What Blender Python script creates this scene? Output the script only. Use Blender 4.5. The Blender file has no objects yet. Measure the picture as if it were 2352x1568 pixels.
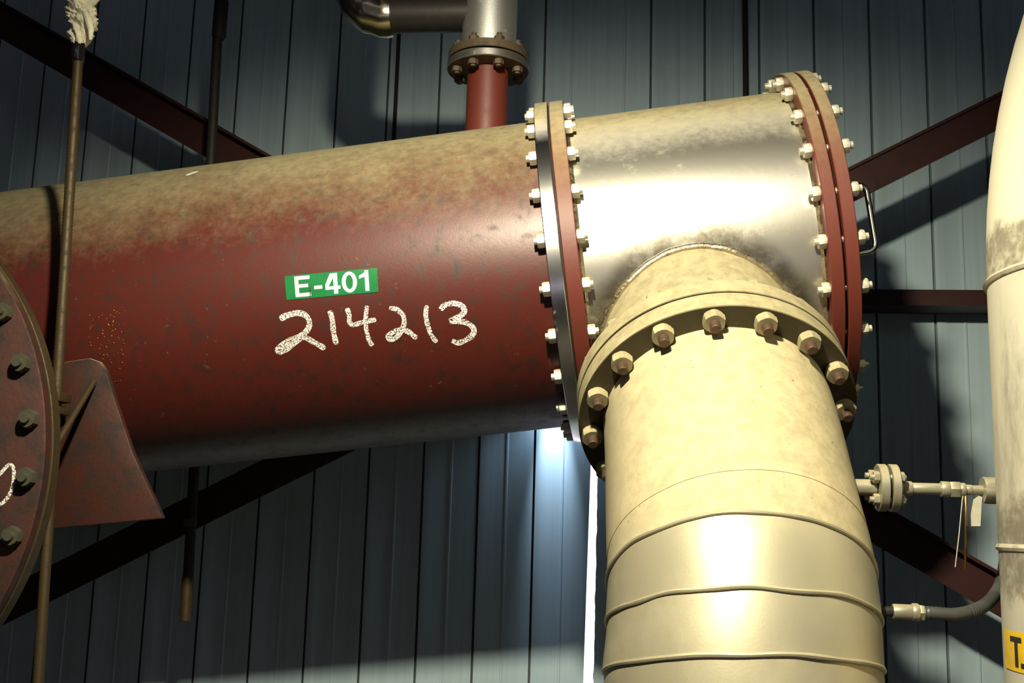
import bpy, bmesh, math, random
from mathutils import Vector as V, Matrix, noise
random.seed(7)
S = bpy.context.scene
C = S.collection
PI = math.pi

# ---------------------------------------------------------------- camera
F = 2500.0                                    # focal length in pixels of the 2352 px wide frame
CAM = V((0, 0, 1.6))
R_ = V((0.99446, 0.10105, 0.02893)); D_ = V((0.01153, 0.16876, -0.98559)); W_ = V((-0.10448, 0.98046, 0.16666))
cd = bpy.data.cameras.new('camera'); cam = bpy.data.objects.new('camera', cd); C.objects.link(cam)
cd.sensor_width = 36; cd.lens = F / 2352 * 36; cd.clip_end = 100
cam.matrix_world = Matrix(((R_.x, -D_.x, -W_.x, CAM.x), (R_.y, -D_.y, -W_.y, CAM.y), (R_.z, -D_.z, -W_.z, CAM.z), (0, 0, 0, 1)))
S.camera = cam
def ray(px, py):
    return (R_ * (px - 1176) + D_ * (py - 784) + W_ * F).normalized()
def at(px, py, Y):                            # a point of the world plane y = Y
    d = ray(px, py); return CAM + d * (Y / d.y)

# ---------------------------------------------------------------- materials
def nt(name):
    m = bpy.data.materials.new(name); m.use_nodes = True
    t = m.node_tree; b = t.nodes['Principled BSDF']; return m, t, b
def nd(t, kind, **k):
    n = t.nodes.new(kind)
    for a, v in k.items():
        if a in n.inputs: n.inputs[a].default_value = v
        else: setattr(n, a, v)
    return n
def noise_node(t, scale, detail=4, rough=.6, vec=None):
    n = nd(t, 'ShaderNodeTexNoise'); n.inputs['Scale'].default_value = scale; n.inputs['Detail'].default_value = detail
    n.inputs['Roughness'].default_value = rough
    if vec is None:
        g = t.nodes.new('ShaderNodeNewGeometry'); vec = g.outputs['Position']
    t.links.new(vec, n.inputs['Vector']); return n
def scaled_pos(t, sx, sy, sz):
    g = t.nodes.new('ShaderNodeNewGeometry'); v = nd(t, 'ShaderNodeVectorMath', operation='MULTIPLY')
    t.links.new(g.outputs['Position'], v.inputs[0]); v.inputs[1].default_value = (sx, sy, sz); return v.outputs[0]
def rng(t, src, a, b, lo=0, hi=1, smooth=True):
    m = nd(t, 'ShaderNodeMapRange'); m.inputs['From Min'].default_value = a; m.inputs['From Max'].default_value = b
    m.inputs['To Min'].default_value = lo; m.inputs['To Max'].default_value = hi
    if smooth: m.interpolation_type = 'SMOOTHSTEP'
    t.links.new(src, m.inputs['Value']); return m.outputs['Result']
def mixc(t, fac, a, b):
    m = nd(t, 'ShaderNodeMix', data_type='RGBA')
    t.links.new(fac, m.inputs['Factor']) if not isinstance(fac, float) else m.inputs['Factor'].__setattr__('default_value', fac)
    for i, c in ((6, a), (7, b)):
        if isinstance(c, tuple): m.inputs[i].default_value = (*c, 1)
        else: t.links.new(c, m.inputs[i])
    return m.outputs[2]
def mixf(t, fac, a, b):
    m = nd(t, 'ShaderNodeMix', data_type='FLOAT'); t.links.new(fac, m.inputs[0])
    for i, c in ((2, a), (3, b)):
        if isinstance(c, (int, float)): m.inputs[i].default_value = c
        else: t.links.new(c, m.inputs[i])
    return m.outputs[0]
def math_(t, op, a, b):
    m = nd(t, 'ShaderNodeMath', operation=op)
    for i, c in ((0, a), (1, b)):
        if isinstance(c, (int, float)): m.inputs[i].default_value = c
        else: t.links.new(c, m.inputs[i])
    return m.outputs[0]
def bump(t, b, h, strength=.2, dist=.002):
    n = nd(t, 'ShaderNodeBump'); n.inputs['Strength'].default_value = strength; n.inputs['Distance'].default_value = dist
    t.links.new(h, n.inputs['Height']); t.links.new(n.outputs[0], b.inputs['Normal'])

DUST = (.37, .325, .185)
def surface(name, col, col2, rough, metal, dust=None, spots=(6, .55, .75), bumpy=(60, .15, .002), dustcol=DUST, stretch=None, spec=.5, rough2=.85):
    """painted or bare metal, blotched with col2, with dust that has settled on faces that look upward"""
    m, t, b = nt(name)
    n1 = noise_node(t, spots[0], 8, .68)
    if stretch: t.links.new(scaled_pos(t, *stretch), n1.inputs['Vector'])
    f = rng(t, n1.outputs['Fac'], spots[1], spots[2])
    c = mixc(t, f, col, col2); r = mixf(t, f, rough, min(1, rough + .15)); me = mixf(t, f, metal, metal * .4)
    if dust:
        g = t.nodes.new('ShaderNodeNewGeometry'); s = nd(t, 'ShaderNodeSeparateXYZ'); t.links.new(g.outputs['Normal'], s.inputs[0])
        n2 = noise_node(t, 4, 9, .75); n3 = noise_node(t, 45, 3, .7)
        q = math_(t, 'ADD', s.outputs['Z'], math_(t, 'MULTIPLY', math_(t, 'SUBTRACT', n2.outputs['Fac'], .5), dust[2]))
        q = math_(t, 'ADD', q, math_(t, 'MULTIPLY', math_(t, 'SUBTRACT', n3.outputs['Fac'], .5), dust[2] * .6))
        df = rng(t, q, dust[0], dust[1])
        if len(dust) > 3: df = math_(t, 'MULTIPLY', df, dust[3])
        n4 = noise_node(t, 30, 5, .7)
        dc = mixc(t, rng(t, n4.outputs['Fac'], .35, .7), tuple(x * 1.1 for x in dustcol), tuple(x * .78 for x in dustcol))
        c = mixc(t, df, c, dc); r = mixf(t, df, r, rough2); me = mixf(t, df, me, 0.0)
    t.links.new(c, b.inputs['Base Color']); t.links.new(r, b.inputs['Roughness']); t.links.new(me, b.inputs['Metallic'])
    b.inputs['Specular IOR Level'].default_value = spec
    n5 = noise_node(t, bumpy[0], 4, .6); bump(t, b, n5.outputs['Fac'], bumpy[1], bumpy[2])
    return m
def plain(name, col, rough, metal=0.0):
    m, t, b = nt(name)
    n = noise_node(t, 25, 5, .65)
    t.links.new(mixc(t, rng(t, n.outputs['Fac'], .3, .75), col, tuple(x * .72 for x in col)), b.inputs['Base Color'])
    b.inputs['Roughness'].default_value = rough; b.inputs['Metallic'].default_value = metal; return m

M = {}
M['shell'] = surface('red_primer_shell', (.082, .012, .007), (.026, .010, .006), .42, 0, (.10, 1.0, .60), (26, .46, .74), (160, .22, .001), dustcol=(.285, .25, .135), spec=.65)
M['red'] = surface('red_primer_flange', (.125, .024, .014), (.085, .022, .014), .5, 0, (.0, .95, .18), (9, .55, .8))
M['dirty_red'] = surface('dirty_red_plate', (.045, .010, .005), (.016, .007, .004), .6, 0, (.5, 1.0, .3), (16, .42, .66), (80, .4, .002))
M['steel_rim'] = surface('bare_steel_rim', (.86, .86, .86), (.70, .70, .70), .22, 1, (.50, .72, .12), (12, .62, .8), (200, .04, .0005))
M['channel'] = surface('stainless_channel', (.70, .68, .60), (.55, .53, .46), .34, .93, (.40, .82, .22), (8, .60, .82), (14, .10, .004), spec=.5)
M['neck'] = surface('dusty_stainless_neck', (.60, .56, .45), (.40, .36, .26), .35, 1, (-.35, .05, .3), (10, .55, .8))
M['nozzle_flange'] = surface('dusty_nozzle_flange', (.045, .034, .012), (.03, .022, .009), .65, .1, (-.15, .12, .12), (14, .55, .8))
M['nut'] = surface('plated_nut', (.62, .60, .48), (.42, .40, .30), .42, .7, (.35, .6, .2), (40, .6, .8), dustcol=(.50, .46, .32))
M['dusty_nut'] = surface('dusty_nut', (.30, .265, .16), (.20, .17, .10), .6, .3, (-.2, .3, .2), (40, .6, .8))
M['old_nut'] = surface('old_greenish_nut', (.085, .085, .055), (.05, .045, .03), .5, .4, None, (40, .5, .8))
M['stud'] = surface('rusty_stud', (.10, .06, .035), (.05, .03, .02), .6, .4, None, (60, .5, .7))
M['weld'] = surface('weld_bead', (.55, .47, .33), (.18, .15, .10), .3, 1, None, (45, .45, .65), (120, .6, .003))
M['jacket'] = surface('painted_metal_jacket', (.50, .45, .29), (.42, .37, .23), .45, .25, (-.05, .50, .35, .85), (5, .45, .75), (220, .22, .0012), dustcol=(.52, .45, .26))
M['jacket_low'] = surface('cleaner_metal_jacket', (.53, .49, .34), (.45, .41, .27), .42, .50, (.3, .8, .3, .6), (4, .45, .75), (200, .16, .001))
M['silver'] = surface('silver_jacket', (.92, .92, .86), (.80, .80, .76), .40, .9, None, (20, .6, .8), (260, .25, .0012))
M['chrome'] = surface('shiny_elbow_jacket', (.60, .56, .42), (.45, .42, .30), .22, 1, None, (10, .6, .8), (6, .12, .01))
M['rusty_flange'] = surface('dusty_rusty_flange', (.10, .07, .04), (.06, .045, .03), .6, .2, (.5, .9, .3), (30, .45, .65), dustcol=(.2, .15, .085))
M['flange_steel'] = surface('dark_flange_with_bright_edge', (.42, .41, .37), (.3, .29, .26), .32, .9, None, (30, .6, .8))
M['dark_steel'] = surface('dark_steel', (.035, .032, .028), (.05, .03, .02), .5, .3, None, (30, .5, .7))
M['red_steel'] = surface('dark_red_structural_steel', (.042, .007, .005), (.026, .006, .004), .6, 0, None, (6, .5, .75))
M['rod'] = surface('rusty_rod', (.055, .036, .012), (.028, .020, .009), .55, .35, None, (50, .45, .65), dustcol=(.2, .14, .06))
M['dark_rod'] = surface('dark_hanger_rod', (.03, .028, .024), (.045, .03, .02), .6, .3, None, (50, .5, .7))
M['tape'] = plain('black_sleeve', (.012, .012, .012), .12)
M['rag'] = plain('white_rag', (.90, .86, .66), .9)
M['column'] = surface('cream_column_jacket', (.63, .60, .46), (.40, .37, .28), .55, 0, None, (3.5, .50, .70), (60, .2, .002), stretch=(1, 1, .35))
M['column_stained'] = surface('stained_column_jacket', (.50, .48, .38), (.20, .18, .14), .6, 0, None, (4, .50, .72), (60, .2, .002), stretch=(1, 1, .35))
M['bead'] = surface('cream_bead', (.50, .47, .36), (.22, .19, .13), .5, 0, None, (25, .5, .7), (60, .4, .003))
M['yellow'] = plain('yellow_label', (.86, .56, .015), .45)
M['black'] = plain('black_ink', (.025, .02, .018), .6)
M['green'] = plain('green_label', (.008, .20, .055), .4)
M['white'] = plain('white_ink', (.85, .85, .78), .5)
M['tan_steel'] = surface('dusty_instrument_steel', (.42, .40, .30), (.28, .26, .18), .4, .6, (.3, .8, .3, .8), (60, .5, .75))
M['copper'] = plain('copper_capillary', (.62, .33, .10), .25, 1)
M['hose'] = plain('grey_flexible_conduit', (.07, .072, .068), .45)
M['tag'] = plain('paper_tag', (.52, .50, .38), .8)
M['handle'] = plain('polished_handle', (.60, .60, .57), .16, 1)
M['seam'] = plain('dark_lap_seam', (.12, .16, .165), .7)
M['concrete'] = plain('concrete', (.07, .065, .06), .9)
M['room'] = plain('dim_metal_sheeting', (.05, .055, .06), .8)
def weld_tint_and_reflection(mat, o, d, lo, hi):                          # ring round the branch: weld stain plus dark reflections painted into the colour
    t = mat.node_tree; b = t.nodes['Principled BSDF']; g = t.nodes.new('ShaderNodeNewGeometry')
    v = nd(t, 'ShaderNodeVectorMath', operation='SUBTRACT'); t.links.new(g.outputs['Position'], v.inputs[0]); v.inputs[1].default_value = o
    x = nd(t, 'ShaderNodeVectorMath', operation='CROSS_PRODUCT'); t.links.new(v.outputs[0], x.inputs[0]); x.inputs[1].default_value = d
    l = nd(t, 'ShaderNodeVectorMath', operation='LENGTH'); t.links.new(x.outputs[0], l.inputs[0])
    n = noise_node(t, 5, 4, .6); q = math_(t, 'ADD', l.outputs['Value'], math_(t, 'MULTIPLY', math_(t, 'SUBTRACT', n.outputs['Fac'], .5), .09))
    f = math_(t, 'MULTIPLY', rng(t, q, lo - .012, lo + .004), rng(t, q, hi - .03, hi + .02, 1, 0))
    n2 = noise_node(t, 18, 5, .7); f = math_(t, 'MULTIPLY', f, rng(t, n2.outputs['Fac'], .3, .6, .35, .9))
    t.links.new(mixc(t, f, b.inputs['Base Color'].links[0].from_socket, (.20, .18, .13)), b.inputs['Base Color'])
weld_tint_and_reflection(M['channel'], (.15132, 3.14676, 2.38408), (.09210, -.69118, -.71679), .268, .318)
# chalk: crumbly white strokes with gaps where the chalk skipped over the paint
m, t, b = nt('chalk'); M['chalk'] = m
b.inputs['Base Color'].default_value = (.86, .85, .80, 1); b.inputs['Roughness'].default_value = .95
tr = t.nodes.new('ShaderNodeBsdfTransparent'); mx = t.nodes.new('ShaderNodeMixShader')
nn = noise_node(t, 300, 4, .7); f = rng(t, nn.outputs['Fac'], .43, .53)
t.links.new(f, mx.inputs[0]); t.links.new(tr.outputs[0], mx.inputs[1]); t.links.new(b.outputs[0], mx.inputs[2])
t.links.new(mx.outputs[0], t.nodes['Material Output'].inputs['Surface'])
# corrugated wall: blue-grey coated sheet with brushed vertical streaks
m, t, b = nt('blue_grey_wall_sheet'); M['wall'] = m
n1 = noise_node(t, 1, 6, .6, scaled_pos(t, 38, 38, .55)); n2 = noise_node(t, 2.2, 5, .6)
c = mixc(t, rng(t, n1.outputs['Fac'], .3, .75), (.61, .80, .88), (.53, .70, .78))
c = mixc(t, rng(t, n2.outputs['Fac'], .5, .8, 0, .4), c, (.46, .58, .61))
t.links.new(c, b.inputs['Base Color']); b.inputs['Metallic'].default_value = .10
t.links.new(rng(t, n1.outputs['Fac'], .3, .8, .30, .48), b.inputs['Roughness'])
bump(t, b, n1.outputs['Fac'], .12, .003)

# ---------------------------------------------------------------- mesh helpers
class B:
    def __init__(s): s.bm = bmesh.new()
    def poly(s, pts, faces):
        vs = [s.bm.verts.new(p) for p in pts]
        for f in faces:
            try: s.bm.faces.new([vs[i] for i in f])
            except ValueError: pass
        return vs
    def rings(s, rings, cap0=True, cap1=True, closed=False):
        vr = [[s.bm.verts.new(p) for p in r] for r in rings]; n = len(vr[0])
        L = len(vr)
        for i in range(L if closed else L - 1):
            a, b = vr[i], vr[(i + 1) % L]
            for j in range(n): s.bm.faces.new((a[j], a[(j + 1) % n], b[(j + 1) % n], b[j]))
        if not closed:
            if cap0: s.bm.faces.new(vr[0][::-1])
            if cap1: s.bm.faces.new(vr[-1])
        return s
    def lathe(s, o, ax, prof, n=96, cap0=True, cap1=True, closed=False):
        ax = V(ax).normalized(); u, w = basis(ax)
        return s.rings([[V(o) + ax * h + (u * math.cos(2*PI*k/n) + w * math.sin(2*PI*k/n)) * r for k in range(n)] for h, r in prof], cap0, cap1, closed)
    def ring(s, o, ax, h0, h1, ri, ro, n=128, bev=.002):     # a flat bored disc with eased edges
        return s.lathe(o, ax, [(h0, ri), (h0, ro - bev), (h0 + bev, ro), (h1 - bev, ro), (h1, ro - bev), (h1, ri)], n, closed=True)
    def tube(s, pts, r, n=16, caps=True, closed=False):
        pts = [V(p) for p in pts]; L = len(pts); rs = r if isinstance(r, (list, tuple)) else [r] * L
        rings = []; u = None
        for i, p in enumerate(pts):
            if closed: d = pts[(i + 1) % L] - pts[i - 1]
            else: d = pts[min(i + 1, L - 1)] - pts[max(i - 1, 0)]
            d.normalize()
            if u is None: u = basis(d)[0]
            u = (u - d * u.dot(d)).normalized(); w = d.cross(u)
            rings.append([p + (u * math.cos(2*PI*k/n) + w * math.sin(2*PI*k/n)) * rs[i] for k in range(n)])
        return s.rings(rings, caps, caps, closed)
    def box(s, o, x, y, z):                                   # corner-centred box from three half-axis vectors
        o, x, y, z = V(o), V(x), V(y), V(z)
        s.poly([o + x*i + y*j + z*k for i in (-1, 1) for j in (-1, 1) for k in (-1, 1)],
               [(0,1,3,2), (4,6,7,5), (0,4,5,1), (2,3,7,6), (0,2,6,4), (1,5,7,3)]); return s
    def prism(s, poly, d):
        d = V(d); n = len(poly); p = [V(q) for q in poly]
        s.poly(p + [q + d for q in p], [tuple(range(n))[::-1], tuple(range(n, 2*n))] + [(i, (i+1) % n, n + (i+1) % n, n + i) for i in range(n)]); return s
    def hexnut(s, o, ax, h0, h1, r, rot=0.0):
        ax = V(ax).normalized(); u, w = basis(ax); n = 24
        def rr(k, q):
            a = 2*PI*k/n; e = (a - rot) % (PI/3) - PI/6
            return min(r * .866 / math.cos(e), q) if q else r * .866 / math.cos(e)
        def rg(h, q): return [V(o) + ax*h + (u*math.cos(2*PI*k/n) + w*math.sin(2*PI*k/n)) * rr(k, q) for k in range(n)]
        b = (h1 - h0) * .16
        return s.rings([rg(h0, r*.9), rg(h0 + b, None), rg(h1 - b, None), rg(h1, r*.9)])
    def bevel(s, w, seg=2):
        bmesh.ops.remove_doubles(s.bm, verts=s.bm.verts, dist=1e-6)
        bmesh.ops.bevel(s.bm, geom=[e for e in s.bm.edges if len(e.link_faces) == 2 and e.calc_face_angle(0) > .5], offset=w, segments=seg, affect='EDGES', profile=.5, clamp_overlap=True)
        return s
    def mesh(s, name, mat, angle=35, recalc=True):
        bm = s.bm
        if recalc: bmesh.ops.recalc_face_normals(bm, faces=bm.faces)
        for f in bm.faces: f.smooth = True
        for e in bm.edges: e.smooth = not (len(e.link_faces) == 2 and e.calc_face_angle(0) > math.radians(angle))
        me = bpy.data.meshes.new(name); bm.to_mesh(me); bm.free(); me.materials.append(M[mat]); return me
def basis(d):
    d = V(d).normalized(); h = V((0, 0, 1)) if abs(d.z) < .95 else V((1, 0, 0))
    u = d.cross(h).normalized(); return u, d.cross(u)
def link(name, me, parent=None, mat=None):
    o = bpy.data.objects.new(name, me); C.objects.link(o)
    if parent is not None:
        o.parent = parent; o.matrix_parent_inverse = world_of(parent).inverted()
    if mat is not None: o.matrix_basis = mat
    return o
def world_of(o):
    m = o.matrix_basis.copy()
    if o.parent is not None: m = world_of(o.parent) @ o.matrix_parent_inverse @ m
    return m
def part(name, b, mat, parent, label=None, angle=35, recalc=True):
    o = link(name, b.mesh(name, mat, angle, recalc), parent)
    if label: o['label'] = label
    return o
def thing(name, label, cat, loc, group=None):
    o = bpy.data.objects.new(name, None); C.objects.link(o); o.location = loc; o.empty_display_size = .1
    o['label'] = label; o['category'] = cat
    if group: o['group'] = group
    return o
def single(name, b, mat, label, cat, group=None, angle=35):
    o = link(name, b.mesh(name, mat, angle)); o['label'] = label; o['category'] = cat
    if group: o['group'] = group
    return o
def struct(name, b, mat, angle=35, recalc=True):
    o = link(name, b.mesh(name, mat, angle, recalc)); o['kind'] = 'structure'; return o
def frame_matrix(o, z):
    u, w = basis(z); z = V(z).normalized()
    return Matrix(((u.x, w.x, z.x, o.x), (u.y, w.y, z.y, o.y), (u.z, w.z, z.z, o.z), (0, 0, 0, 1)))

# ---------------------------------------------------------------- the room
WY = 4.40
X0 = at(2130, 300, WY).x; PER = .2264
prof = [(0, 0), (.001, .014), (.009, .014), (.010, -.004), (.040, -.004), (.050, 0), (.114, 0), (.116, -.003), (.122, -.003), (.126, 0)]
cols = []
k0 = int((-3.6 - X0) / PER) - 1
for k in range(k0, k0 + 34):
    for dx, dy in prof: cols.append((X0 + k*PER + dx, WY + dy))
SEAM = M['seam']
SL_T = at(1366, 1000, WY).z                     # top of the daylight slit
def slit(z):
    a = at(1358, 1068, WY); b_ = at(1341, 1568, WY); f = (a.z - z) / (a.z - b_.z)
    x0 = a.x + (b_.x - a.x) * f - .002
    c_ = at(1373, 1068, WY); d2 = at(1363, 1568, WY)
    x1 = c_.x + (d2.x - c_.x) * f + .0035 * noise.noise(V((0, 0, z * 14))) + .002 * noise.noise(V((3, 0, z * 45)))
    return x0, x1
zs = [0] + [SL_T - 1.6 + i * .016 for i in range(101)] + [SL_T + .3, 5.2]
zs = sorted(z for z in zs if z >= 0)
xsl = slit(1.5)
left = [c for c in cols if c[0] < xsl[0] - .012]; right = [c for c in cols if c[0] > xsl[1] + .012]
bw = B(); grid = []
for z in zs:
    x0, x1 = slit(min(max(z, 0), SL_T))
    grid.append([bw.bm.verts.new((x, y, z)) for x, y in left] + [bw.bm.verts.new((x0, WY, z)), bw.bm.verts.new((x1, WY, z))] + [bw.bm.verts.new((x, y, z)) for x, y in right])
nl = len(left)
for i in range(len(zs) - 1):
    for j in range(len(grid[0]) - 1):
        if j == nl and .05 < zs[i] and zs[i+1] <= SL_T + 1e-6: continue
        f = bw.bm.faces.new((grid[i][j], grid[i][j+1], grid[i+1][j+1], grid[i+1][j]))
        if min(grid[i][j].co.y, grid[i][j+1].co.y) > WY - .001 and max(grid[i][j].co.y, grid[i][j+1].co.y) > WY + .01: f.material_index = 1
XL, XR = cols[0][0], cols[-1][0]
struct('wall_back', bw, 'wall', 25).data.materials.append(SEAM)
struct('floor', B().box(((XL+XR)/2, .8, -.05), ((XR-XL)/2 + .1, 0, 0), (0, WY - .8 + .1, 0), (0, 0, .05)), 'concrete')
struct('ceiling', B().box(((XL+XR)/2, .8, 5.25), ((XR-XL)/2 + .1, 0, 0), (0, WY - .8 + .1, 0), (0, 0, .05)), 'room')
struct('wall_left', B().box((XL - .05, .8, 2.6), (.05, 0, 0), (0, WY - .8 + .1, 0), (0, 0, 2.6)), 'room')
struct('wall_right', B().box((XR + .05, .8, 2.6), (.05, 0, 0), (0, WY - .8 + .1, 0), (0, 0, 2.6)), 'room')
struct('wall_front', B().box(((XL+XR)/2, -3.2, 2.6), ((XR-XL)/2 + .1, 0, 0), (0, .05, 0), (0, 0, 2.6)), 'room')

# ---------------------------------------------------------------- structural steel in front of the wall
def angle_beam(name, p0, p1, leg, out, label, group=None):
    p0, p1 = V(p0), V(p1); d = (p1 - p0).normalized(); y = V((0, 1, 0)); n = d.cross(y).normalized()
    if n.z < 0: n = -n
    th = .011
    sec = [(0, 0), (-leg, 0), (-leg, -th), (-th, -th), (-th, -out), (0, -out)]   # (along n, along +y): web against the wall side, lip toward the room at the top
    b = B(); b.rings([[p + n*a + y*c for a, c in sec] for p in (p0, p1)])
    return single(name, b, 'red_steel', label, 'beam', group, 20)
BY = 3.95
def ext(pa, pb, fa, fb): return pa + (pb - pa) * fa, pa + (pb - pa) * fb
a, b_ = at(0, 6, BY), at(2286, 1312, BY); a, b_ = ext(a, b_, -.12, 1.25)
angle_beam('brace_beam', a, b_, .128, .055, 'dark red diagonal brace sloping down from top left to lower right behind the vessel', 'crossed diagonal braces')
BY2 = 3.89
a, b_ = at(495, 1112, BY2), at(2324, 200, BY2); a, b_ = ext(a, b_, -.42, 1.25)
angle_beam('brace_beam', a, b_, .118, .02, 'dark red diagonal brace rising from lower left to upper right behind the vessel', 'crossed diagonal braces')
gz = at(2150, 665, 4.22); gb = B(); z1 = gz.z; GZ = z1; hh = .062
for sec in [[(4.385, z1), (4.385, z1 - hh), (4.22, z1 - hh), (4.22, z1), (4.228, z1), (4.228, z1 - hh + .008), (4.377, z1 - hh + .008), (4.377, z1)]]:
    gb.rings([[V((x, y, z)) for y, z in sec] for x in (XL + .01, XR - .01)])
single('wall_girt', gb, 'red_steel', 'dark red horizontal wall rail between the vessel and the cream column', 'beam', None, 20)

# ---------------------------------------------------------------- heat exchanger
AX = V((.991845, 0, .127447)); P0 = V((-.22075, 3.14676, 2.33627))
NZ = V((.09210, -.69118, -.71679)); QX = V((.08809, .72268, -.68555))
RS, RC, RD1, RD2, RN = .450, .4432, .5003, .4866, .3316
def ax(t): return P0 + AX * t
def surf(t, th, r):                               # th = 0 faces the room horizontally, positive goes up
    return ax(t) + (V((0, -1, 0)) * math.cos(th) + V((-.127447, 0, .991845)) * math.sin(th)) * r
def on_shell(px, py, R=RS):                       # where a sight line meets the shell, as (t, th)
    d = ray(px, py); o = CAM - P0; dp = d - AX * d.dot(AX); op = o - AX * o.dot(AX)
    A_, B_, C_ = dp.dot(dp), 2 * dp.dot(op), op.dot(op) - R * R
    s = (-B_ - math.sqrt(max(B_*B_ - 4*A_*C_, 0))) / (2*A_); p = o + d * s
    r = p - AX * p.dot(AX); return p.dot(AX), math.atan2(r.dot(V((-.127447, 0, .991845))), -r.y)
hx = thing('heat_exchanger', 'long red horizontal heat exchanger with green tag, chalk number and bright bolted end section', 'heat exchanger', ax(0) - V((0, 0, .45)))
sh = part('shell', B().lathe(P0, AX, [(-2.4, RS), (-1.6, RS), (-1.2, RS), (-.6, RS), (0.012, RS)], 160), 'shell', hx, 'red primer shell with dust on its top')
part('tubesheet_flange', B().ring(P0, AX, .0094, .0462, .30, RD1, 192), 'steel_rim', hx, 'shiny bare steel flange ring')
part('channel_flange', B().ring(P0, AX, .0512, .0907, .30, RD1 * .998, 192), 'red', hx, 'red flange ring')
part('gasket', B().ring(P0, AX, .0462, .0512, .30, RD1 - .012, 128), 'dark_steel', hx)
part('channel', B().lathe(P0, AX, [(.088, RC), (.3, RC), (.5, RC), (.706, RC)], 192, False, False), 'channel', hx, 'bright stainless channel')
part('channel_weld', B().lathe(P0, AX, [(.0907, RC - .004), (.0907, RC + .006), (.094, RC + .008), (.101, RC + .001), (.101, RC - .004)], 160, closed=True), 'weld', hx)
part('channel_weld', B().lathe(P0, AX, [(.7042, RC - .004), (.7042, RC + .006), (.700, RC + .008), (.693, RC + .001), (.693, RC - .004)], 160, closed=True), 'weld', hx)
part('end_flange', B().ring(P0, AX, .7042, .7365, .30, RD2 + .006, 192), 'red', hx, 'red flange ring')
part('end_cover', B().lathe(P0, AX, [(.7445, .02), (.7445, RD2 + .004), (.7465, RD2 + .006), (.7755, RD2 + .006), (.7775, RD2 + .004), (.7775, .02)], 192), 'red', hx, 'red round cover plate')
part('gasket', B().ring(P0, AX, .7365, .7445, .30, RD2 - .014, 128), 'dark_steel', hx)
# stud bolts through the two flange pairs: 24 each
def stud_mesh(h0, h1, over):
    b = B(); b.lathe((0, 0, 0), (0, 0, 1), [(h0 - over, .0095), (h1 + over, .0095)], 14)
    b.hexnut((0, 0, 0), (0, 0, 1), h0 - .020, h0 - .0005, .0195); b.hexnut((0, 0, 0), (0, 0, 1), h1 + .0005, h1 + .020, .0195)
    return b.mesh('stud_bolt', 'nut')
sm1 = stud_mesh(.0094, .0907, .028); sm2 = stud_mesh(.7042, .7775, .030)
for me, rb, ph in ((sm1, .4735, -.047), (sm2, .4670, .03)):
    for k in range(24):
        th = ph + 2*PI*k/24
        p = surf(0, th, rb); link('stud_bolt', me, hx, frame_matrix(p, AX))
# grab handle on the end cover
hp = []
def cov(y, z, o): return ax(.7775 + o) + V((0, -1, 0)) * y + V((-.127447, 0, .991845)) * z
hy, ha, hb2 = .405, .040, -.135
path = [cov(hy, ha, -.001), cov(hy, ha, .035)] + [cov(hy, ha - .022 + .022*math.cos(g), .035 + .022*math.sin(g)) for g in (.4, .8, 1.2, PI/2)] \
     + [cov(hy, hb2 + .022 - .022*math.cos(g), .035 + .022*math.sin(g)) for g in (PI/2, 1.2, .8, .4)] + [cov(hy, hb2, .035), cov(hy, hb2, -.001)]
part('grab_handle', B().tube(path, .0075, 14), 'handle', hx, 'polished steel grab handle')
# the sloping nozzle
Q = V((.15132, 3.14676, 2.38408))
rn = .262
nk = B(); n = 128; r0 = []; wl = []
for k in range(n):
    g = 2*PI*k/n; off = AX * math.cos(g) * rn + QX * math.sin(g) * rn
    s = math.sqrt(RC*RC - (rn * math.sin(g))**2); r0.append(Q + off + NZ * (s - .012)); wl.append(Q + off * 1.012 + NZ * (s + .001))
nk.rings([r0, [Q + AX*math.cos(2*PI*k/n)*rn + QX*math.sin(2*PI*k/n)*rn + NZ*.62 for k in range(n)]], False, False)
neck = part('nozzle', nk, 'neck', hx, 'dusty steel nozzle sloping down toward the viewer')
wj = [p + V((noise.noise(p*30), noise.noise(p*30 + V((9, 0, 0))), noise.noise(p*30 + V((0, 9, 0))))) * .002 for p in wl]
part('nozzle_weld', B().tube(wj, [.009 + .002*noise.noise(p*40) for p in wl], 10, False, True), 'weld', neck, 'rippled weld bead')
part('nozzle_flange', B().ring(Q, NZ, .6155, .6645, rn - .01, RN, 192), 'nozzle_flange', neck, 'dusty tan flange ring')
# lifting plate under the left end of the shell
py_ = 3.14676 - RS - .035
pl = [at(100, 838, py_), at(205, 822, py_), at(228, 830, py_), at(244, 852, py_), at(268, 930, py_), at(305, 1040, py_), at(374, 1190, py_), at(100, 1216, py_)]
part('support_plate', B().prism(pl, (0, .022, 0)).bevel(.004), 'dirty_red', hx, 'scuffed red support plate')
lug = at(118, 935, py_)
part('support_lug', B().box(lug + V((0, -.05, 0)), (.040, 0, .004), (0, .052, 0), (0, 0, .009)).bevel(.002), 'rod', hx)
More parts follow.
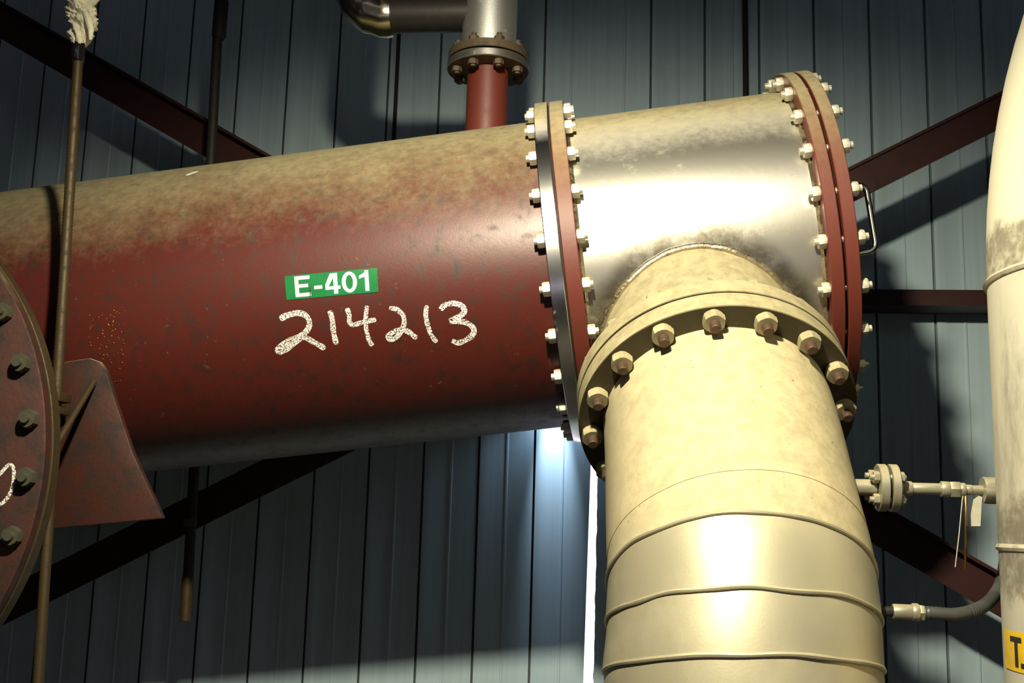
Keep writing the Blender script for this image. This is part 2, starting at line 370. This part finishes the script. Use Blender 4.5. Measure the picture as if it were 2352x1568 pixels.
# manway with a bolted blind cover at the far left
MC = at(-538, 1055, 2.42); mr = at(118, 1055, 2.42).x - MC.x; MD = V((0, -1, 0))
part('manway_neck', B().lathe(MC, MD, [(-.50, mr - .24), (-.04, mr - .24)], 128, False, True), 'dirty_red', hx)
mf = part('manway_flange', B().ring(MC, MD, -.040, -.004, mr - .2, mr, 192), 'rod', hx, 'rusty flange edge')
mcov = part('manway_cover', B().lathe(MC, MD, [(-.002, .02), (-.002, mr - .006), (.002, mr - .002), (.026, mr - .002), (.028, mr - .006), (.028, .02)], 192), 'dirty_red', hx, 'red round cover plate with a chalk mark')
mb = B(); mb.lathe((0, 0, 0), (0, 0, 1), [(-.06, .011), (.062, .011)], 14); mb.hexnut((0, 0, 0), (0, 0, 1), .0285, .052, .0225); mb.hexnut((0, 0, 0), (0, 0, 1), -.064, -.0405, .0225)
mm = mb.mesh('manway_stud', 'old_nut')
rbm = mr - .034
for k in range(32):
    th = -.040 + 2*PI*k/32; p = MC + V((math.cos(th), 0, math.sin(th))) * rbm
    if p.x > MC.x - .1: link('manway_stud', mm, mcov, frame_matrix(p, MD))
# loose bar leaning between plate and cover
single('steel_bar', B().tube([at(216, 876, py_ - .012), at(124, 1030, 2.47)], .0075, 10), 'rod', 'thin rusty bar slanting from the support plate down to the cover edge', 'bar')
# vent nozzle on top
VT = ax(-.215); UP = V((0, 0, 1))
vn = part('vent_nozzle', B().lathe(VT, UP, [(.40, .0635), (.668, .0635)], 64, False, True), 'red', hx, 'red upright nozzle on the shell top')
part('vent_flange', B().ring(VT, UP, .668, .693, .03, .126, 96), 'rusty_flange', vn, 'dark flange ring')
part('flange_rim', B().ring(VT, UP, .669, .692, .118, .1268, 96), 'flange_steel', vn, 'shiny flange edge')
VF = .668
vb = B(); vb.lathe((0, 0, 0), (0, 0, 1), [(-.022, .0085), (.085, .0085)], 12); vb.hexnut((0, 0, 0), (0, 0, 1), -.0165, -.0005, .0165)
vb.hexnut((0, 0, 0), (0, 0, 1), .0575, .0735, .0165)
vm = vb.mesh('vent_stud', 'rusty_flange')
for k in range(8):
    th = 2*PI*(k + .5)/8 + .05; link('vent_stud', vm, vn, frame_matrix(VT + UP*VF + V((math.cos(th), math.sin(th), 0))*.100, UP))

# ---------------------------------------------------------------- writing on the shell
def ribbon(b, pts, w, R, lift, seg=.006):
    """a stroke of width w (metres) along (t, th) points, laid on the shell"""
    q = [V((t_, th*RS, 0)) for t_, th in pts]; d = []
    for a_, c_ in zip(q, q[1:]):
        k = max(1, int((c_ - a_).length / seg))
        d += [a_.lerp(c_, i/k) for i in range(k)]
    d.append(q[-1]); L = []; n = len(d)
    for i, p in enumerate(d):
        tt = (d[min(i+1, n-1)] - d[max(i-1, 0)]).normalized(); s = V((-tt.y, tt.x, 0))
        ww = w * (1 + .22*noise.noise(p*60)) * (1 if 0 < i < n-1 else .6)
        L.append((p + s*ww/2, p - s*ww/2))
    vs = [[b.bm.verts.new(surf(p.x, p.y/RS, R + lift)) for p in pr] for pr in L]
    for i in range(n-1): b.bm.faces.new((vs[i][0], vs[i][1], vs[i+1][1], vs[i+1][0]))
def smooth_line(pts, k=5):
    out = []; n = len(pts)
    for i in range(n-1):
        p = [V(pts[max(i-1, 0)]), V(pts[i]), V(pts[i+1]), V(pts[min(i+2, n-1)])]
        for j in range(k):
            u = j/k; out.append(.5*((2*p[1]) + (p[2]-p[0])*u + (2*p[0]-5*p[1]+4*p[2]-p[3])*u*u + (3*p[1]-p[0]-3*p[2]+p[3])*u**3))
    out.append(V(pts[-1])); return out
strokes = [
 ([(325,675),(400,640),(490,622),(560,645),(592,705),(575,770),(510,830),(410,872),(335,918),(308,958),(345,968),(430,915),(510,845),(555,842),(640,888),(735,942)], .0165),
 ([(772,600),(798,680),(808,790),(835,905)], .0150),
 ([(928,578),(950,640),(952,700),(985,728),(1070,705),(1192,680)], .0135), ([(1110,555),(1098,680),(1108,790),(1130,870),(1162,915)], .0125),
 ([(1310,575),(1380,592),(1435,645),(1445,705),(1425,760),(1350,790),(1298,830),(1320,858),(1378,838),(1430,775),(1490,795),(1558,850)], .0145),
 ([(1650,552),(1638,640),(1660,740),(1690,820),(1738,885)], .0130),
 ([(1770,592),(1805,555),(1875,533),(1950,550),(1988,595),(1955,645),(1865,690),(1920,697),(1995,705),(2060,748),(2070,800),(2020,852),(1935,888),(1872,868)], .0155)]
cb = B()
for s_, w_ in strokes:
    pl2 = smooth_line([(x, y) for x, y in s_]); ribbon(cb, [on_shell(560 + p.x/3.92, 560 + p.y/3.92) for p in pl2], w_*.92, RS, .0012)
part('chalk_number', cb, 'chalk', sh, 'white hand-chalked number 214213', recalc=False)
# green tag: its own plane coordinates (u along, v up), 0..1 between its four corners
g00, g10, g11, g01 = [on_shell(*p) for p in ((658.5, 689), (869.5, 670), (866, 615), (654, 634))]
def tagpt(u, v, lift):
    t_ = (g00[0]*(1-u) + g10[0]*u)*(1-v) + (g01[0]*(1-u) + g11[0]*u)*v; th = (g00[1]*(1-u) + g10[1]*u)*(1-v) + (g01[1]*(1-u) + g11[1]*u)*v
    return surf(t_, th, RS + lift)
gb = B(); NU, NV = 24, 8
vs = [[gb.bm.verts.new(tagpt(i/NU, j/NV, .0012)) for i in range(NU+1)] for j in range(NV+1)]
for j in range(NV):
    for i in range(NU): gb.bm.faces.new((vs[j][i], vs[j][i+1], vs[j+1][i+1], vs[j+1][i]))
tagp = part('identification_tag', gb, 'green', sh, 'green tag reading E-401')
W2, H2 = 212.0, 56.0
def quad(b, pts, lift, k=4):                       # a quad in tag pixels (x right, y down), subdivided
    a_, b2, c_, d_ = [V(p).to_2d() if len(p) > 2 else V(p) for p in pts]
    g = [[b.bm.verts.new(tagpt(((a_.lerp(b2, i/k)).lerp(d_.lerp(c_, i/k), j/k)).x / W2, 1 - ((a_.lerp(b2, i/k)).lerp(d_.lerp(c_, i/k), j/k)).y / H2, lift)) for i in range(k+1)] for j in range(k+1)]
    for j in range(k):
        for i in range(k): b.bm.faces.new((g[j][i], g[j][i+1], g[j+1][i+1], g[j+1][i]))
def rect(b, x0, y0, x1, y1, lift=.002): quad(b, [(x0, y0), (x1, y0), (x1, y1), (x0, y1)], lift)
lb = B()
T0, T1 = 3.5, 51.5
rect(lb, 22, T0, 31, T1); rect(lb, 31, T0, 57, T0+8.5); rect(lb, 31, 22.5, 53, 30.5); rect(lb, 31, T1-8.5, 58, T1)   # E
rect(lb, 66, 29, 85, 37)                                                                                             # -
rect(lb, 111, T0, 120.5, T1); rect(lb, 92, 33.5, 111, 41); rect(lb, 120.5, 33.5, 126.5, 41); quad(lb, [(104, T0), (111, T0), (111, 14), (99.5, 33.5)], .002); quad(lb, [(104, T0), (99.5, 33.5), (92, 33.5), (92, 29)], .002)   # 4
for k in range(28):                                                                                                  # 0
    g, h = 2*PI*k/28, 2*PI*(k+1)/28; cx, cy = 147.5, 27.5
    quad(lb, [(cx + 17.5*math.cos(g), cy + 24.5*math.sin(g)), (cx + 17.5*math.cos(h), cy + 24.5*math.sin(h)), (cx + 8.3*math.cos(h), cy + 16.5*math.sin(h)), (cx + 8.3*math.cos(g), cy + 16.5*math.sin(g))], .002, 1)
rect(lb, 183, T0, 192, T1); quad(lb, [(170, 15), (183, 8), (183, 18), (170, 22)], .002)                                  # 1
part('tag_lettering', lb, 'white', tagp, 'white letters E-401')
kb = B(); quad(kb, [(56, 32), (58.5, 32), (56.5, 54), (54.5, 54)], .0026); part('tag_tear', kb, 'black', tagp, 'dark tear across the tag')
kb = B(); ribbon(kb, [on_shell(x, y) for x, y in ((428, 404), (440, 399), (455, 394))], .016, RS, .0012); part('paint_splash', kb, 'white', sh, 'white splash')
# rusty wet beads on the shell above the plate
rb_ = B()
for i in range(90):
    px_, py2 = random.gauss(250, 22) + (12 if i % 5 == 0 else 0), random.uniform(712, 905)
    t_, th_ = on_shell(px_, py2); c_ = surf(t_, th_, RS); rad = random.uniform(.0008, .0024)
    q = surf(t_, th_, 1) - surf(t_, th_, 0); rb_.lathe(c_, q, [(-rad*.3, rad*.9), (rad*.3, rad*.9), (rad*.7, rad*.6), (rad*.95, rad*.1)], 8)
o = part('rust_beads', rb_, 'copper', sh, 'glinting rust-coloured beads'); o['kind'] = 'stuff'
# chalk 0 on the manway cover
zb = B(); zp = smooth_line([(-16, 1158), (-30, 1128), (-22, 1098), (0, 1088), (13, 1073), (24, 1067), (32, 1080), (29, 1116), (17, 1143), (0, 1158), (-16, 1158)])
zw = [at(p.x, p.y, MC.y - .0292) for p in zp]; L = []
for i, p in enumerate(zw):
    tt = (zw[min(i+1, len(zw)-1)] - zw[max(i-1, 0)]).normalized(); s_ = V((-tt.z, 0, tt.x)); L.append([zb.bm.verts.new(p + s_*.0045), zb.bm.verts.new(p - s_*.0045)])
for i in range(len(L)-1): zb.bm.faces.new((L[i][0], L[i][1], L[i+1][1], L[i+1][0]))
part('chalk_mark', zb, 'chalk', mcov, 'white chalk zero', recalc=False)

# ---------------------------------------------------------------- insulated elbow pipe hanging from the nozzle
ep = thing('insulated_elbow_pipe', 'thick cream insulated pipe curving down from the bolted nozzle toward the viewer', 'pipe', (.24, 2.30, 0))
E0 = Q + NZ * .7227
part('pipe_flange', B().ring(Q, NZ, .6700, .7227, .20, RN, 192), 'nozzle_flange', ep, 'dusty tan flange ring')
part('flange_gasket', B().ring(Q, NZ, .6645, .6700, .22, RN - .014, 96), 'dark_steel', ep)
def sub_bolt(k):
    g = math.radians(.25 + 22.5*k); p = Q + (AX*math.cos(g) + QX*math.sin(g)) * .3005
    o = link('stud', stud3, ep, frame_matrix(p, NZ))
    for me in nuts: 
        c = link('nut', me, o, None); c.matrix_parent_inverse = Matrix()
b = B(); b.lathe((0, 0, 0), (0, 0, 1), [(.580, .0125), (.7665, .0125), (.7690, .0105)], 18); stud3 = b.mesh('stud', 'stud')
nuts = [B().hexnut((0, 0, 0), (0, 0, 1), .7232, .7480, .0268).mesh('nut', 'dusty_nut'), B().hexnut((0, 0, 0), (0, 0, 1), .5905, .6150, .0268).mesh('nut', 'dusty_nut')]
for k in range(16): sub_bolt(k)
RP = .2775
knots = [(E0 - NZ*.004, NZ, .272), (V((.2412, 2.420, 1.548)), V((.0681, -.6273, -.7758)), RP), (V((.2437, 2.395, 1.4925)), V((.0229, -.5247, -.851)), RP),
         (V((.2439, 2.365, 1.4091)), V((.02, -.3284, -.9443)), RP), (V((.2393, 2.338, 1.318)), V((.0293, -.2342, -.9717)), RP),
         (V((.243, 2.315, 1.16)), V((0, -.05, -.999)), RP), (V((.243, 2.310, .60)), V((0, 0, -1)), RP), (V((.243, 2.310, 0.0)), V((0, 0, -1)), RP)]
def ring_pts(c, d, r, n=128, wob=0, sd=0):
    d = d.normalized(); u = (V((1, 0, 0)) - d*d.x).normalized(); w = d.cross(u); o = []
    for k in range(n):
        g = 2*PI*k/n; e = wob * noise.noise(V((math.cos(g)*2.2, math.sin(g)*2.2, sd)))
        o.append(c + (u*math.cos(g) + w*math.sin(g)) * r + d*e)
    return o
WOB = [0, .002, .007, .008, .007, 0, 0, 0]
for i in range(len(knots) - 1):
    (c0, d0, r0_), (c1, d1, r1) = knots[i], knots[i+1]
    rings = []; NS = 8; L_ = (c1 - c0).length
    for k in range(NS + 1):
        u = k/NS; h0, h1, h2, h3 = 2*u**3-3*u*u+1, u**3-2*u*u+u, -2*u**3+3*u*u, u**3-u*u
        c = c0*h0 + d0.normalized()*L_*h1 + c1*h2 + d1.normalized()*L_*h3; d = d0.lerp(d1, u)
        lip = .0035 if i >= 1 else .0012
        rr = r0_ + (r1 - r0_)*u + lip * (u if i < 5 else 0)
        rings.append(ring_pts(c, d, rr, 128, WOB[i]*(1-u) + WOB[i+1]*u, i if u < .5 else i+1) if 0 < k < NS else ring_pts(c, d, rr, 128, WOB[i] if k == 0 else WOB[i+1], i if k == 0 else i+1))
    rings.append(ring_pts(c1 - d1.normalized()*.001, d1, r1 - .004, 128, WOB[i+1], i+1))
    sec = part('jacket_section', B().rings(rings, False, False), 'jacket' if i < 2 else 'jacket_low', ep)
    if i in (1, 2, 3):
        bp = ring_pts(c1, d1, r1 + .002, 160, WOB[i+1], i+1)
        part('rolled_bead', B().tube(bp, [.0048 * (1 + .3*noise.noise(p*18)) for p in bp], 8, False, True), 'jacket_low', sec)

# ---------------------------------------------------------------- pipework above the vent nozzle
vp = thing('silver_riser_pipe', 'silver jacketed upright pipe above the rusty flange, branching left to a shiny elbow', 'pipe', VT + UP*.70)
part('riser_flange', B().ring(VT, UP, .699, .725, .03, .124, 96), 'rusty_flange', vp, 'rusty dusty flange ring')
part('flange_gasket', B().ring(VT, UP, .693, .699, .03, .110, 64), 'dark_steel', vp)
part('riser_jacket', B().lathe(VT, UP, [(.722, .080), (.726, .084), (1.6, .084)], 64), 'silver', vp, 'hammered silver jacket')
bz = .862; bc = VT + UP*bz
ex = at(842, 20, VT.y).x
part('branch_pipe', B().tube([bc + V((-.06, 0, 0)), V((ex + .085, VT.y, bc.z))], .056, 40), 'dark_steel', vp, 'dark branch pipe')
eb = [V((ex + .088, VT.y, bc.z))]
for g in range(0, 91, 10):
    a_ = math.radians(g); eb.append(V((ex + .075 - .085*math.sin(a_)*1.25, VT.y - .0*a_, bc.z + .085 - .085*math.cos(a_))))
eb.append(eb[-1] + V((0, 0, .5)))
rr_ = [.066] + [.0695 + .003*math.sin(i*2.4) for i in range(10)] + [.064]
part('elbow_jacket', B().tube(eb, rr_, 40), 'chrome', vp, 'shiny metal elbow jacket')

# ---------------------------------------------------------------- hanger rods
def rod(name, p0, p1, r, mat, label, thread=False, cat='rod', group=None):
    p0, p1 = V(p0), V(p1); L = (p1 - p0).length; d = (p1 - p0).normalized()
    if thread:
        k = int(L / .0045); prof = [(L*i/k, r if i % 2 else r*.90) for i in range(k+1)]
    else: prof = [(0, r), (L, r)]
    return B().lathe(p0, d, prof, 20), (name, mat, label, cat, group)
ry = py_ - .095
ht = thing('hanger_rod', 'rusty threaded hanger rod in front of the vessel at far left', 'rod', at(88, 1560, ry))
top, bot = at(182, 96, ry), at(86, 1590, ry); d_ = (top - bot).normalized()
topx = top + d_*1.2
b, _ = rod('', bot - d_*.35, topx, .0136, 'rod', '', True); part('rod', b, 'rod', ht)
cl = at(118, 925, ry)
part('nut', B().box(cl + V((0, 0, .012)), (.036, 0, .002), (0, .03, 0), (0, 0, .0115)).bevel(.002), 'rod', ht)
part('nut', B().box(cl + V((0, 0, -.022)), (.034, 0, .002), (0, .03, 0), (0, 0, .0085)).bevel(.002), 'rod', ht)
part('sleeve', B().lathe(at(178, 140, ry), d_, [(-.003, .0136), (0, .0165), (.020, .0172), (.045, .0168), (.062, .015)], 24), 'tape', ht, 'glossy black sleeve')
# rag tied round the rod
rg = B(); base = at(182, 102, ry); nr = 40; rings = []
for i in range(nr):
    u = i/(nr-1); h = -.004 + u*.150
    r = .014 + .026*math.sin(min(1, u*1.25)*PI*.62)**.8 * (1 - .35*max(0, u - .75)/.25)
    if .28 < u < .36: r *= .80
    row = []
    for k in range(56):
        g = 2*PI*k/56; tw = g + u*3.2
        f_ = noise.noise(V((math.cos(tw)*1.6, math.sin(tw)*1.6, u*2.0))) ; f2_ = abs(noise.noise(V((math.cos(tw + u*3)*3.0, math.sin(tw + u*3)*3.0, u*4.5 + 4))))
        f3_ = abs(noise.noise(V((math.cos(tw*1.0 - u*2)*6, math.sin(tw - u*2)*6, u*9 + 8)))); q = r * (1.06 + .36*f_ - .55*f2_ - .30*f3_) + .002
        row.append(base + d_*h + V((math.cos(g)*q*.95 + .004*math.sin(u*5), math.sin(g)*q, 0)))
    rings.append(row)
rg.rings(rings)
rag = single('rag', rg, 'rag', 'crumpled white rag tied round the top of the rusty hanger rod', 'rag', None, 50)
tl = B(); tp = [at(x, y, ry - .03) for x, y in ((192, 20), (203, 45), (209, 70), (207, 92))]
tl.tube(tp, [.006, .010, .008, .003], 10); part('rag_tail', tl, 'rag', rag)
tl = B(); tl.tube([at(x, y, ry - .01) for x, y in ((200, 8), (214, 4), (228, -6))], [.010, .011, .006], 10); part('rag_tail', tl, 'rag', rag)
# rear rods
yb = 3.66
b, t_ = rod('hanger_rod', at(427, 1425, yb), at(513, -160, yb), .0178, 'dark_rod', '')
br = thing('hanger_rod', 'dark hanger rod behind the vessel near its left end, crossing the brace', 'rod', at(427, 1425, yb))
part('rod', b, 'dark_rod', br)
part('rod_coupling', B().lathe(at(505, 55, yb), (0, 0, 1), [(-.06, .019), (-.05, .026), (.09, .026), (.10, .019)], 20), 'dark_rod', br)
part('nut', B().hexnut(at(431, 1200, yb), (0, 0, 1), -.012, .014, .034), 'dark_steel', br)
part('rod_end', B().lathe(at(426, 1425, yb), (at(431, 1328, yb) - at(426, 1425, yb)), [(0, .0175), (.002, .0195), (.145, .0195), (.147, .0175)], 20), 'rod', br, 'tan rod end')
b, _ = rod('', V((at(904, 330, 4.372).x, 4.372, GZ)), V((at(917, 64, 4.372).x, 4.372, 5.2)), .0085, 'dark_rod', '')
single('conduit', b, 'dark_rod', 'thin black upright conduit left of the silver riser pipe', 'conduit')
b, _ = rod('', V((at(1712, 120, 4.370).x, 4.370, GZ)), V((at(1712, 120, 4.370).x, 4.370, 5.2)), .0115, 'dark_rod', '')
single('conduit', b, 'dark_rod', 'thin black upright conduit on the wall left of the right-hand flange top', 'conduit')

# ---------------------------------------------------------------- big insulated column at the right edge
CR = .30; cyl_d = ray(2287, 1130); h2 = V((cyl_d.x, cyl_d.y, 0)).normalized()
cc = V((h2.x, h2.y, 0)) * (2.36 / h2.y) + V((h2.y, -h2.x, 0)) * CR; CX, CYY = cc.x, cc.y
col = thing('insulated_column', 'large stained cream insulated column at the right edge with yellow label', 'column', (CX, CYY, 0))
def colz(py): return at(2300, py, CYY - CR*.55).z
z_a, z_b = colz(1258), colz(592)
part('jacket_section', B().lathe((CX, CYY, 0), (0, 0, 1), [(0, CR), (.6, CR), (z_a, CR)], 96, False, False), 'column_stained', col, 'stained cream jacket')
part('jacket_section', B().lathe((CX, CYY, 0), (0, 0, 1), [(z_a, CR), ((z_a+z_b)/2, CR), (z_b, CR)], 96, False, False), 'column_stained', col, 'stained cream jacket')
part('seam_bead', B().lathe((CX, CYY, z_a), (0, 0, 1), [(-.008, CR - .002), (-.006, CR + .003), (0, CR + .006), (.006, CR + .003), (.008, CR - .002)], 96, closed=True), 'bead', col)
part('seam_bead', B().lathe((CX, CYY, z_b), (0, 0, 1), [(-.008, CR - .002), (-.006, CR + .004), (0, CR + .008), (.006, CR + .004), (.008, CR - .002)], 96, closed=True), 'bead', col)
bp = []; BR = 1.55
for i in range(25):
    g = math.radians(i*2.4); bp.append(V((CX + BR*(1 - math.cos(g)), CYY, z_b + BR*math.sin(g))))
part('bend_section', B().tube(bp, CR, 96, False), 'column', col, 'pale cream bend')
def flecks(mat, scale, lo):                              # scattered dark specks of dirt
    t = mat.node_tree; b = t.nodes['Principled BSDF']; src = b.inputs['Base Color'].links[0].from_socket
    n = noise_node(t, scale, 2, .5); n2 = noise_node(t, 6, 3, .6)
    f = math_(t, 'MULTIPLY', rng(t, n.outputs['Fac'], lo, lo + .05), rng(t, n2.outputs['Fac'], .45, .65, .1, .8))
    t.links.new(mixc(t, f, src, (.12, .08, .035)), b.inputs['Base Color'])
flecks(M['jacket'], 75, .70); flecks(M['channel'], 60, .78); flecks(M['shell'], 60, .68)
def grime(mat, bands):                                      # ragged grime that has collected beside the seams
    t = mat.node_tree; b = t.nodes['Principled BSDF']; src = b.inputs['Base Color'].links[0].from_socket
    g = t.nodes.new('ShaderNodeNewGeometry'); s = nd(t, 'ShaderNodeSeparateXYZ'); t.links.new(g.outputs['Position'], s.inputs[0])
    n = noise_node(t, 9, 6, .7); z = math_(t, 'ADD', s.outputs['Z'], math_(t, 'MULTIPLY', math_(t, 'SUBTRACT', n.outputs['Fac'], .5), .16)); tot = None
    for lo, hi in bands:
        f = math_(t, 'MULTIPLY', rng(t, z, lo - .02, lo + .02), rng(t, z, hi - .02, hi + .02, 1, 0)); tot = f if tot is None else math_(t, 'MAXIMUM', tot, f)
    n2 = noise_node(t, 30, 5, .7); tot = math_(t, 'MULTIPLY', tot, rng(t, n2.outputs['Fac'], .3, .6, .35, .85))
    t.links.new(mixc(t, tot, src, (.15, .13, .09)), b.inputs['Base Color'])
grime(M['column'], [(z_b + .0, z_b + .10)]); grime(M['column_stained'], [(z_a - .10, z_a + .09)])
# yellow label
def on_col(px, py, lift=0):
    d = ray(px, py); o = V((CAM.x - CX, CAM.y - CYY, 0)); dd = V((d.x, d.y, 0)); A_ = dd.dot(dd); B_ = 2*dd.dot(o); C_ = o.dot(o) - CR*CR
    s = (-B_ - math.sqrt(max(0, B_*B_ - 4*A_*C_)))/(2*A_); p = CAM + d*s; return math.atan2(p.y - CYY, p.x - CX), p.z
def colp(g, z, lift): return V((CX + (CR+lift)*math.cos(g), CYY + (CR+lift)*math.sin(g), z))
g0, zt = on_col(2308, 1443); _, zb_ = on_col(2308, 1530)
yb2 = B(); GN = 20; SPAN = .30 / CR
vs = [[yb2.bm.verts.new(colp(g0 + SPAN*i/GN, z, .0015)) for i in range(GN+1)] for z in (zb_, zt)]
for i in range(GN): yb2.bm.faces.new((vs[0][i], vs[0][i+1], vs[1][i+1], vs[1][i]))
yl = part('warning_label', yb2, 'yellow', col, 'yellow label')
lt = B(); HL = zt - zb_
def cr(x0, y0, x1, y1):                                # metres from the label's left edge, fraction of its height
    k = 5; v_ = [[lt.bm.verts.new(colp(g0 + (x0 + (x1-x0)*i/k)/CR, zb_ + HL*y, .0025)) for i in range(k+1)] for y in (y0, y1)]
    for i in range(k): lt.bm.faces.new((v_[0][i], v_[0][i+1], v_[1][i+1], v_[1][i]))
xa = lambda px: (on_col(px, 1490)[0] - g0)*CR
cr(xa(2324), .74, xa(2349), .87); cr(xa(2333), .12, xa(2340), .87); cr(xa(2346), .12, xa(2346) + .012, .24)
part('label_lettering', lt, 'black', yl, 'black letters T.')

# ---------------------------------------------------------------- small instrument line between elbow and column
IY = 2.47; FY = 2.36; G_ = 1.07
i0 = at(1960, 1118, IY); iz = i0.z; XD = V((1, 0, 0))
def ix(px): return at(px, 1118, IY).x
il = thing('instrument_line', 'small dusty flanged instrument line joining the insulated elbow to the column', 'pipe fitting', V((ix(2000), IY, iz)))
def seg(name, p0, p1, r, mat='tan_steel', n=28, label=None):
    return part(name, B().lathe(V((0, IY, iz)), XD, [(ix(p0), G_*r*.94), (ix(p0) + .0015, G_*r), (ix(p1) - .0015, G_*r), (ix(p1), G_*r*.94)], n), mat, il, label)
seg('stub_pipe', 1945, 2012, .0165)
for a_, c_ in ((2014, 2034), (2041, 2060)):
    part('flange', B().ring(V((0, IY, iz)), XD, ix(a_), ix(c_), .008, .0515, 64, .0015), 'tan_steel', il)
seg('gasket', 2034, 2041, .030, 'dark_steel')
fb = B(); fb.lathe((0, 0, 0), (0, 0, 1), [(ix(1992), .0065), (ix(2074), .0065)], 12); fb.hexnut((0, 0, 0), (0, 0, 1), ix(2000), ix(2013.5), .013); fb.hexnut((0, 0, 0), (0, 0, 1), ix(2060.5), ix(2070), .013)
fm = fb.mesh('flange_bolt', 'tan_steel')
for k in range(4):
    g = PI/4 + k*PI/2 + .12; link('flange_bolt', fm, il, frame_matrix(V((0, IY + .034*math.cos(g), iz + .034*math.sin(g))), XD))
seg('neck', 2060, 2092, .013); seg('collar', 2074, 2094, .0145); seg('tube', 2090, 2166, .0118); seg('union', 2160, 2180, .0160); seg('union', 2180, 2203, .0175, n=6); seg('union', 2203, 2216, .0140)
seg('thin_tube', 2214, 2262, .0095); seg('valve_stem', 2217, 2232, .0105)
part('hex_nut', B().hexnut(V((0, IY, iz)), XD, ix(2256), ix(2294), .031, .3), 'tan_steel', il, 'large hexagonal nut')
# hanging bits
cap = B(); cap.tube([at(2217, 1128, IY), at(2218, 1160, IY - .012), at(2218, 1230, IY - .012), at(2217, 1306, IY - .012)], .0028, 10)
single('capillary_tube', cap, 'copper', 'thin copper tube hanging straight down from the small instrument line', 'tube')
wi = B(); wi.tube([at(2213, 1130, IY), at(2210, 1150, IY - .014), at(2203, 1225, IY - .014), at(2194, 1302, IY - .014)], .0011, 8)
single('wire', wi, 'tag', 'very thin pale wire hanging beside the copper tube', 'wire')
tg = B(); tp = [at(x, y, IY - .004) for x, y in ((2236, 1147), (2248, 1138), (2256, 1141), (2254, 1170), (2252, 1208), (2231, 1208), (2230, 1180))]
tg.prism(tp, (0, .0015, 0)); single('hanging_tag', tg, 'tag', 'pale blank tag hanging beside the hexagonal nut of the instrument line', 'tag')
# flexible conduit
fx = thing('flexible_conduit', 'grey flexible conduit with metal end fitting, curving up behind the column', 'conduit', at(2050, 1405, FY))
fp = smooth_line([at(x, y, Y) for x, y, Y in ((2110, 1405, FY), (2150, 1408, FY), (2200, 1410, FY + .01), (2250, 1396, FY + .05), (2280, 1372, FY + .12), (2300, 1335, FY + .22), (2310, 1280, FY + .34))], 10)
pts = []
for i, p in enumerate(fp): pts.append(p)
dense = []
for p, q in zip(pts, pts[1:]):
    k = max(1, int((q - p).length/.0035)); dense += [p.lerp(q, j/k) for j in range(k)]
part('hose', B().tube(dense, [.0125 if i % 2 else .0138 for i in range(len(dense))], 16), 'hose', fx)
def fseg(name, p0, p1, r, mat, n=24):
    o = at(2080, 1405, FY); part(name, B().lathe(V((0, FY, o.z)), XD, [(at(p0, 1405, FY).x, r*.93), (at(p0, 1405, FY).x+.002, r), (at(p1, 1405, FY).x-.002, r), (at(p1, 1405, FY).x, r*.93)], n), mat, fx)
fseg('end_fitting', 2050, 2096, .0155, 'tan_steel'); fseg('locknut', 2094, 2110, .0182, 'tan_steel'); fseg('locknut', 2109, 2122, .0165, 'tan_steel', 6); fseg('stub', 1990, 2052, .0105, 'dark_steel')

# ---------------------------------------------------------------- light
w = bpy.data.worlds.new('daylight'); S.world = w; w.use_nodes = True
bg = w.node_tree.nodes['Background']; bg.inputs[0].default_value = (.86, .80, 1, 1); bg.inputs[1].default_value = 3.0
def lamp(name, kind, loc, energy, col, size, target=None, **k):
    l = bpy.data.lights.new(name, kind); o = bpy.data.objects.new(name, l); C.objects.link(o); o.location = loc
    l.energy = energy; l.color = col
    if kind == 'AREA': l.size = size
    else: l.shadow_soft_size = size
    if target is not None: o.rotation_euler = (V(target) - V(loc)).to_track_quat('-Z', 'Y').to_euler()
    for a_, v_ in k.items(): setattr(l, a_, v_)
    return o
lamp('work_lamp', 'SPOT', (-.237, .918, 3.073), 430, (1.0, .90, .66), .06, (-.22, 2.40, 1.55), spot_size=math.radians(118.5), spot_blend=.80)
lamp('added_rear_glow', 'SPOT', (-.285, 4.335, 2.12), 3.5, (.62, .78, 1.0), .03, (-.285, 4.38, 1.6), spot_size=math.radians(140), spot_blend=1.0)  # unseen wide spot added behind the vessel, stands in for leaking daylight
lamp('added_rear_beam', 'SPOT', (-.285, 4.31, 2.28), 60, (.70, .82, 1.0), .012, (-.282, 4.40, 1.84), spot_size=math.radians(25), spot_blend=1.0)  # unseen narrow spot added to make the bluish patch on the wall
lamp('added_fill_light', 'AREA', (1.0, -1.5, 5.0), 3.5, (.75, .88, 1.0), 1.0, (1.0, 1.0, 0))  # weak bluish fill added overhead for ambient light, no real fixture
S.view_settings.view_transform = 'Standard'; S.view_settings.look = 'None'; S.view_settings.gamma = 1; S.view_settings.use_curve_mapping = False
S.view_settings.exposure = 0.0
